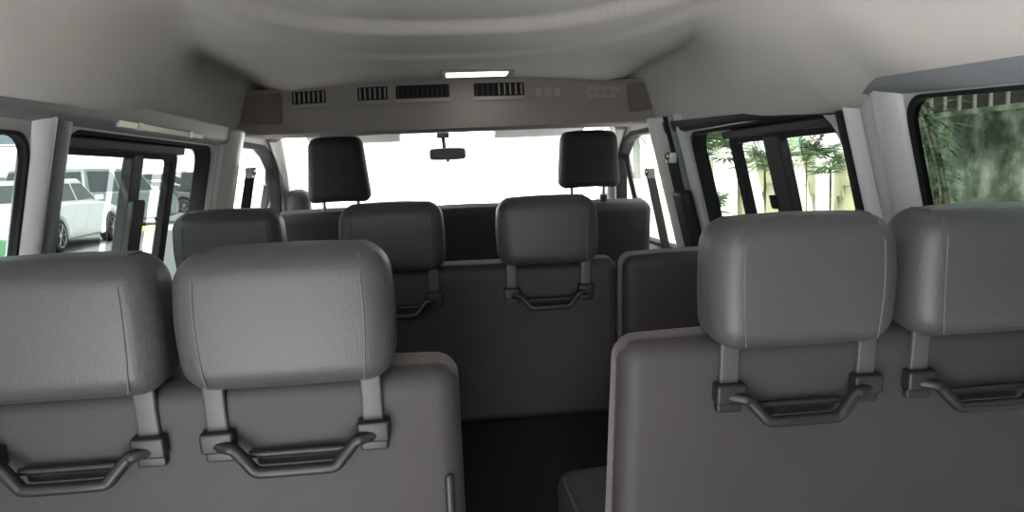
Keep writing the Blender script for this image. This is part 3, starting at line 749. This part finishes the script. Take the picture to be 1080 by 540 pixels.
# palms ---------------------------------------------------------------------------
def leaflet(bm, p, d, up, L, w):
    """narrow leaf blade with a folded midrib"""
    sd = d.cross(up); sd = sd.normalized() if sd.length > 1e-4 else Vector((1, 0, 0)); nn = sd.cross(d).normalized()
    a = bm.verts.new(p); m1 = bm.verts.new(p + d * L * .4 + sd * w - nn * w * .3); m2 = bm.verts.new(p + d * L * .4 - sd * w - nn * w * .3)
    c = bm.verts.new(p + d * L * .45); t = bm.verts.new(p + d * L - Vector((0, 0, L * .18)))
    bm.faces.new((a, m1, c)); bm.faces.new((a, c, m2)); bm.faces.new((m1, t, c)); bm.faces.new((c, t, m2))
def palm(label, x, y, z0, head, rad, nf=9, m='frond', seed=1, fan=True, lean=(0, 0), tr=.009, group=None):
    rnd = random.Random(seed); root = thing('palm', label, 'palm', (x, y, z0)); H = head - z0
    bm = bmesh.new(); P = smooth_path([(0, 0, 0), (lean[0] * .35, lean[1] * .35, H * .5), (lean[0], lean[1], H)], 5)
    tube(bm, P, tr, 8, radii=[tr * (1.15 - .3 * k / (len(P) - 1)) * (1 + .08 * (k % 2)) for k in range(len(P))]); link('trunk', bm, 'bamboo', root, smooth=60)
    top = Vector((lean[0], lean[1], H))
    for f in range(nf):
        a = 2 * PI * f / nf + rnd.uniform(-.25, .25); el = rnd.uniform(-.35, 1.0); bm = bmesh.new()
        dv = Vector((math.cos(a) * math.cos(el), math.sin(a) * math.cos(el), math.sin(el)))
        L = rad * rnd.uniform(.8, 1.1)
        if fan:                                    # fan leaf on a stalk
            e = top + dv * L * .45; tube(bm, [top, top + dv * L * .25 + Vector((0, 0, .02)), e], .006, 5)
            sd = dv.cross(Vector((0, 0, 1))).normalized(); u2 = sd.cross(dv).normalized()
            for k in range(13):
                t = R(-115 + 230 * k / 12); d = (dv * math.cos(t) + sd * math.sin(t) + u2 * .10).normalized()
                leaflet(bm, e, d, u2, L * .60, L * .034)
        else:                                      # feather frond
            pts = [top + dv * L * q - Vector((0, 0, .55 * L * q * q)) for q in [k / 8 for k in range(9)]]
            tube(bm, pts, .008, 5, radii=[.010 * (1 - k / 10) for k in range(9)])
            for k in range(1, 18):
                q = k / 18; i = min(7, int(q * 8)); p = pts[i].lerp(pts[i + 1], q * 8 - i); d = (pts[i + 1] - pts[i]).normalized(); sd = d.cross(Vector((0, 0, 1))).normalized()
                for s in (-1, 1): leaflet(bm, p, (sd * s * .85 + d * .55 - Vector((0, 0, .25))).normalized(), Vector((0, 0, 1)), L * .38 * math.sin(PI * (.15 + .8 * q)) + .02, .011)
        link('frond', bm, m, root)
    return root
palm('tall spiky fan palm in the front corner of the right middle window', 3.25, 8.58, GZ, 1.36, .72, 15, 'frond', 3)
palm('low fan palm at the foot of the tall spiky one', 3.40, 8.98, GZ, .66, .42, 9, 'frond', 5)
palm('fan palm leaning before the pale wall in the front sliding pane', 2.35, 5.12, GZ, 1.22, .31, 12, 'frond', 8)
palm('dense dark fan palm left of the white post in the rear sliding pane', 3.45, 6.58, GZ, 1.25, .42, 14, 'frond_dark', 11)
palm('short round-crowned fan palm before the white post in the rear sliding pane', 2.75, 4.92, GZ, 1.17, .20, 11, 'frond_dark', 14)
palm('feather palm hanging over the white scene in the right front door window', 2.85, 10.4, GZ, 1.72, .80, 12, 'frond', 17, fan=False, tr=.06)
# bamboo-like stems before the mossy wall
def cane(label, x, y, pts, seed):
    rnd = random.Random(seed); root = thing('bamboo_cane', label, 'bamboo', (x, y, GZ)); bm = bmesh.new()
    P = smooth_path(pts, 6); tube(bm, P, .03, 8, radii=[.025 * (1 - .5 * k / len(P)) * (1.12 if k % 3 == 0 else 1) for k in range(len(P))]); link('stem', bm, 'bamboo', root, smooth=60)
    bm = bmesh.new()
    for k in range(4, len(P)):
        for _ in range(13):
            a = rnd.uniform(0, 2 * PI); p = P[k] + Vector((rnd.uniform(-.08, .08), rnd.uniform(-.08, .08), rnd.uniform(-.06, .06)))
            d = Vector((math.cos(a), math.sin(a), rnd.uniform(-.7, .4))).normalized(); leaflet(bm, p, d, Vector((0, 0, 1)), rnd.uniform(.14, .28), .010)
    o = link('foliage', bm, 'frond_dark', root); o['kind'] = 'stuff'
    return root
cane('leafy curved bamboo cane nearest the window corner, before the mossy wall', 3.75, 5.17, [(0, -.05, 0), (0, -.04, 1.0), (0, .0, 1.6), (-.02, .18, 2.15), (-.1, .45, 2.6)], 1)
cane('bare-footed bamboo cane bending over the mossy wall, right one of the pair', 3.10, 4.19, [(0, -.04, 0), (0, -.03, 1.0), (0, .0, 1.6), (-.02, .18, 2.15), (-.08, .38, 2.5)], 2)
# dry twiggy shrub behind the cream wall
def shrub(label, x, y, z, r, h, seed, m='dry_leaf', n=900):
    rnd = random.Random(seed); root = thing('shrub', label, 'shrub', (x, y, z)); bm = bmesh.new(); tips = []
    for k in range(16):
        a = rnd.uniform(0, 2 * PI); e = Vector((math.cos(a) * r * rnd.uniform(.2, 1), math.sin(a) * r * rnd.uniform(.2, 1), h * rnd.uniform(.6, 1)))
        P = smooth_path([(0, 0, 0), e * .5 + Vector((rnd.uniform(-.1, .1), rnd.uniform(-.1, .1), .15)), e], 4); tube(bm, P, .012, 5, radii=[.022 * (1 - .8 * i / len(P)) for i in range(len(P))]); tips += P[3:]
    link('branches', bm, 'twig', root); bm = bmesh.new()
    for k in range(n):
        p = rnd.choice(tips) + Vector((rnd.gauss(0, .12), rnd.gauss(0, .12), rnd.gauss(0, .12))); a = rnd.uniform(0, 2 * PI)
        leaflet(bm, p, Vector((math.cos(a), math.sin(a), rnd.uniform(-.6, .6))).normalized(), Vector((0, 0, 1)), rnd.uniform(.08, .16), .022)
    o = link('foliage', bm, m, root); o['kind'] = 'stuff'; return root
shrub('dry twiggy shrub over the cream wall, above the white post', 5.6, 11.4, GZ, .8, 3.0, 21)
shrub('dry twiggy shrub over the cream wall, towards the rear pillar', 5.6, 9.75, GZ, .75, 2.9, 22)

# ------------------------------------------------------------------ outside: cars on the left
def car(label, x, y, rz, paint, kind='sedan', L=4.5, W=1.72, H=1.45, z=SZ, roof=None):
    """car with its nose towards local +y"""
    root = thing('car', label, 'car', (x, y, z), rz)
    hw = W / 2; fy, ry_ = L * .30, -L * .29; wr = .315; belt_z = .92 if H < 1.6 else 1.05; gc = .20
    def arch(cy): return [(cy + (wr + .05) * math.cos(R(a)), .30 + (wr + .05) * math.sin(R(a))) for a in range(-15, 196, 21)]
    f, b = L / 2, -L / 2
    hood = belt_z - .13
    if kind == 'sedan': topline = [(f, .55), (f - .05, .68), (f - .35, hood - .03), (f - 1.15, belt_z - .02), (0, belt_z), (b + .85, belt_z + .02), (b + .12, belt_z), (b, belt_z - .12)]
    else: topline = [(f, .60), (f - .05, .78), (f - .3, hood + .03), (f - 1.0, belt_z), (0, belt_z + .02), (b + .1, belt_z + .03), (b, belt_z - .1)]
    low = [(b, .42), (b + .06, gc + .05)] + [p for p in reversed(arch(ry_))] + [p for p in reversed(arch(fy))] + [(f - .06, gc + .05), (f, .40)]
    loop = low + topline
    bm = bmesh.new(); prism(bm, loop, lambda a, c: Vector((-hw, a, c)), lambda a, c: Vector((hw, a, c)))
    o = bevel(link('body', bm, paint, root, smooth=40), .06, 3, 25)
    # cabin
    if kind == 'sedan': cab = [(f - 1.25, belt_z - .05), (f - 1.95, H), (b + 1.55, H - .01), (b + .72, belt_z - .04)]
    elif kind == 'suv': cab = [(f - 1.05, belt_z - .04), (f - 1.70, H), (b + .38, H - .02), (b + .06, belt_z - .03)]
    else: cab = [(f - .95, belt_z - .04), (f - 1.65, H), (b + .60, H - .04), (b + .10, belt_z - .03)]
    def cabx(zz): return hw - .05 - (zz - belt_z) * .30
    bm = bmesh.new(); prism(bm, cab, lambda a, c: Vector((-cabx(c), a, c)), lambda a, c: Vector((cabx(c), a, c))); bevel(link('cabin', bm, roof or paint, root, smooth=40), .05, 3, 25)
    gz0, gz1 = belt_z + .04, H - .10
    def along(p, q, zz): t = (zz - p[1]) / (q[1] - p[1]); return p[0] + (q[0] - p[0]) * t
    fr0, fr1 = along(cab[0], cab[1], gz0), along(cab[0], cab[1], gz1); rr0, rr1 = along(cab[3], cab[2], gz0), along(cab[3], cab[2], gz1)
    mid = (fr1 + rr1) / 2 - .05
    for s in (-1, 1):
        for (a0, a1, c0, c1) in ((fr0 - .16, mid + .04, mid + .04, fr1 - .10), (mid - .04, rr0 + .16, rr1 + .10, mid - .04)):
            lp = [(a0, gz0), (a1, gz0), (c0, gz1), (c1, gz1)]
            bm = bmesh.new(); prism(bm, lp, lambda a, c: Vector((s * (cabx(c) + .006), a, c)), lambda a, c: Vector((s * (cabx(c) - .02), a, c))); link('side_window', bm, 'car_glass', root)
    for nm_, (a0, a1), sg in (('windscreen', (fr0, fr1), 1), ('rear_window', (rr0, rr1), -1)):
        lp = [(-cabx(gz0) + .09, 0), (cabx(gz0) - .09, 0), (cabx(gz1) - .09, 1), (-cabx(gz1) + .09, 1)]
        g = lambda off: (lambda u, t: Vector((u, a0 + (a1 - a0) * t + sg * off, gz0 + (gz1 - gz0) * t + off * .5)))
        bm = bmesh.new(); prism(bm, lp, g(.008), g(-.02)); link(nm_, bm, 'car_glass', root)
    for s in (-1, 1):
        for cy in (fy, ry_):
            bm = bmesh.new(); lathe(bm, [(wr - .09, s * (hw - .19)), (wr - .01, s * (hw - .19)), (wr, s * (hw - .16)), (wr, s * (hw - .03)), (wr - .02, s * (hw + .005)), (wr - .09, s * (hw + .002))], 'x', 24, (0, cy, wr))
            wl = link('wheel', bm, 'tyre', root, smooth=40)
            bm = bmesh.new(); lathe(bm, [(wr - .10, s * (hw - .03)), (wr - .085, s * (hw + .008)), (wr - .11, s * (hw - .004)), (.06, s * (hw - .01)), (.05, s * (hw + .004)), (.01, s * (hw + .006))], 'x', 20, (0, cy, wr))
            for k in range(6):
                a = PI / 3 * k; tube(bm, [(s * (hw + .004), cy + .05 * math.cos(a), wr + .05 * math.sin(a)), (s * (hw + .004), cy + (wr - .10) * math.cos(a), wr + (wr - .10) * math.sin(a))], .018, 6, ry=.008)
            link('rim', bm, 'alloy', wl, smooth=40)
        bm = rbox_fn((.16, .05, .07), .03, 2, 2); q = link('headlight', bm, 'headlamp', root, smooth=60); q.location = (s * (hw - .24), f - .055, .66)
        bm = rbox_fn((.14 if kind == 'sedan' else .08, .04, .07 if kind == 'sedan' else .15), .03, 2, 2); q = link('tail_light', bm, 'tail', root, smooth=60); q.location = (s * (hw - (.20 if kind == 'sedan' else .13)), b + .03, belt_z - .17)
        bm = rbox_fn((.08, .05, .055), .025, 2, 2); q = link('wing_mirror', bm, paint, root, smooth=60); q.location = (s * (hw + .05), fr0 - .22, belt_z + .07)
    for (yy, n_) in ((f, 'front_bumper'), (b, 'rear_bumper')):
        bm = rbox_fn((hw - .03, .07, .10), .04, 2, 3); q = link(n_, bm, paint if kind != 'suv' else 'black_trim', root, smooth=60); q.location = (0, yy + (-.02 if yy > 0 else .02), .38)
    bm = bmesh.new(); box(bm, -.2, .2, b - .055, b - .045, .42 if kind != 'suv' else .62, .54 if kind != 'suv' else .74); link('number_plate', bm, 'plate', root)
    return root
car('white sedan with alloy wheels parked beside the kerb, seen in the left middle window', -8.22, 15.45, R(4), 'white_car', 'sedan', 4.4, 1.70, 1.40)
car('silver off-roader with a dark rear window parked behind the white sedan', -11.9, 24.6, R(-14), 'silver_car', 'suv', 4.6, 1.8, 1.85)
car('pale green estate car between the silver off-roader and the window post', -9.9, 22.3, R(-10), 'sage_car', 'suv', 4.5, 1.75, 1.75)
car('dark grey hatchback beyond the striped kerb, seen in the front sliding pane', -12.9, 32.5, R(-48), 'grey_car', 'hatch', 4.2, 1.72, 1.48)
car('black off-roader at the far end of the street, past the striped kerb', -13.5, 39.0, R(-60), 'black_car', 'suv', 4.7, 1.85, 1.85)
car('green car with a white roof close outside the left rear window', -4.9, 5.35, R(2), 'green_car', 'sedan', 4.4, 1.70, 1.48, roof='white_car', z=SZ - .06)
# striped kerb
kb = thing('kerb', 'yellow and white striped kerb across the street behind the white sedan', 'kerb', (-11.4, 23.9, SZ))
kb.location = (-9.2, 19.6, SZ)
for k in range(16):
    bm = bmesh.new(); box(bm, -1.9 + k * .45, -1.9 + k * .45 + .45, -.12, .12, 0, .14); bevel(link('kerb_stone', bm, 'kerb_yellow' if k % 2 else 'kerb_white', kb), .02)
kb.rotation_euler = (0, 0, R(4))
# buildings
def building(label, x, y, rz, w, d, h, floors, cols, m, awn=None):
    root = thing('building', label, 'building', (x, y, SZ - .2), rz)
    bm = bmesh.new(); box(bm, -w / 2, w / 2, 0, d, 0, h); link('facade', bm, m, root)
    bm = bmesh.new(); box(bm, -w / 2 - .15, w / 2 + .15, -.15, d + .15, h, h + .25); link('parapet', bm, m, root)
    for f in range(floors):
        for c in range(cols):
            xx = -w / 2 + w * (c + .5) / cols; zz = 1.0 + f * (h - .6) / floors
            bm = bmesh.new(); ring(bm, rrect(xx - .62, xx + .62, zz, zz + 1.4, r=.02, n=1), rrect(xx - .54, xx + .54, zz + .08, zz + 1.32, r=.02, n=1), lambda a, b_: Vector((a, -.06, b_)), lambda a, b_: Vector((a, .02, b_)))
            wf = link('window_frame', bm, 'white_paint', root); bm = bmesh.new(); box(bm, xx - .56, xx + .56, -.02, .01, zz + .06, zz + 1.34); link('window_pane', bm, 'bldg_glass', wf)
    if awn:
        bm = bmesh.new(); prism(bm, [(-.02, awn), (-1.2, awn - .45), (-1.2, awn - .55), (-.02, awn - .12)], lambda a, b_: Vector((-w / 2, a, b_)), lambda a, b_: Vector((w / 2, a, b_))); link('awning', bm, 'awning', root)
    return root
building('white building across the street behind the parked cars', -26, 46, R(28), 22, 8, 7, 2, 7, 'bldg')
building('pale shop with a yellow awning at the far end of the street', -13.5, 60, R(14), 11, 7, 5.5, 1, 4, 'bldg', awn=4.9)

# ------------------------------------------------------------------ light
w = bpy.data.worlds.new('overcast'); S.world = w; w.use_nodes = True; t = w.node_tree
for n in list(t.nodes): t.nodes.remove(n)
out = N(t, 'ShaderNodeOutputWorld'); bg = N(t, 'ShaderNodeBackground'); bg.inputs[1].default_value = 1.0
tc = N(t, 'ShaderNodeTexCoord'); sp = N(t, 'ShaderNodeSeparateXYZ'); rp = N(t, 'ShaderNodeValToRGB')
rp.color_ramp.elements[0].position = .0; rp.color_ramp.elements[0].color = (.93, .96, .98, 1)
rp.color_ramp.elements[1].position = .7; rp.color_ramp.elements[1].color = (.90, .95, 1.0, 1)
t.links.new(tc.outputs['Generated'], sp.inputs[0]); t.links.new(sp.outputs[2], rp.inputs[0]); t.links.new(rp.outputs[0], bg.inputs[0]); t.links.new(bg.outputs[0], out.inputs[0])
sun = bpy.data.objects.new('sun', bpy.data.lights.new('sun', 'SUN')); COL.objects.link(sun)
sun.data.energy = 7.0; sun.data.angle = R(12); sun.rotation_euler = (R(38), R(-18), R(10)); sun.data.color = (1, .97, .92)

# ------------------------------------------------------------------ camera
cam = bpy.data.objects.new('camera', bpy.data.cameras.new('camera')); COL.objects.link(cam); S.camera = cam
cam.data.sensor_fit = 'HORIZONTAL'; cam.data.sensor_width = 36; cam.data.lens = 750 / 1080 * 36; cam.data.clip_start = .05; cam.data.clip_end = 400
cam.matrix_world = Matrix.Translation((-.05, 0, 1.25)) @ Matrix.Rotation(R(-5.4), 4, 'Z') @ Matrix.Rotation(R(90 - 6.7), 4, 'X') @ Matrix.Rotation(R(-2.4), 4, 'Z')
S.view_settings.view_transform = 'Standard'; S.view_settings.look = 'None'; S.view_settings.gamma = 1.0; S.view_settings.use_curve_mapping = False
S.view_settings.exposure = 2.27
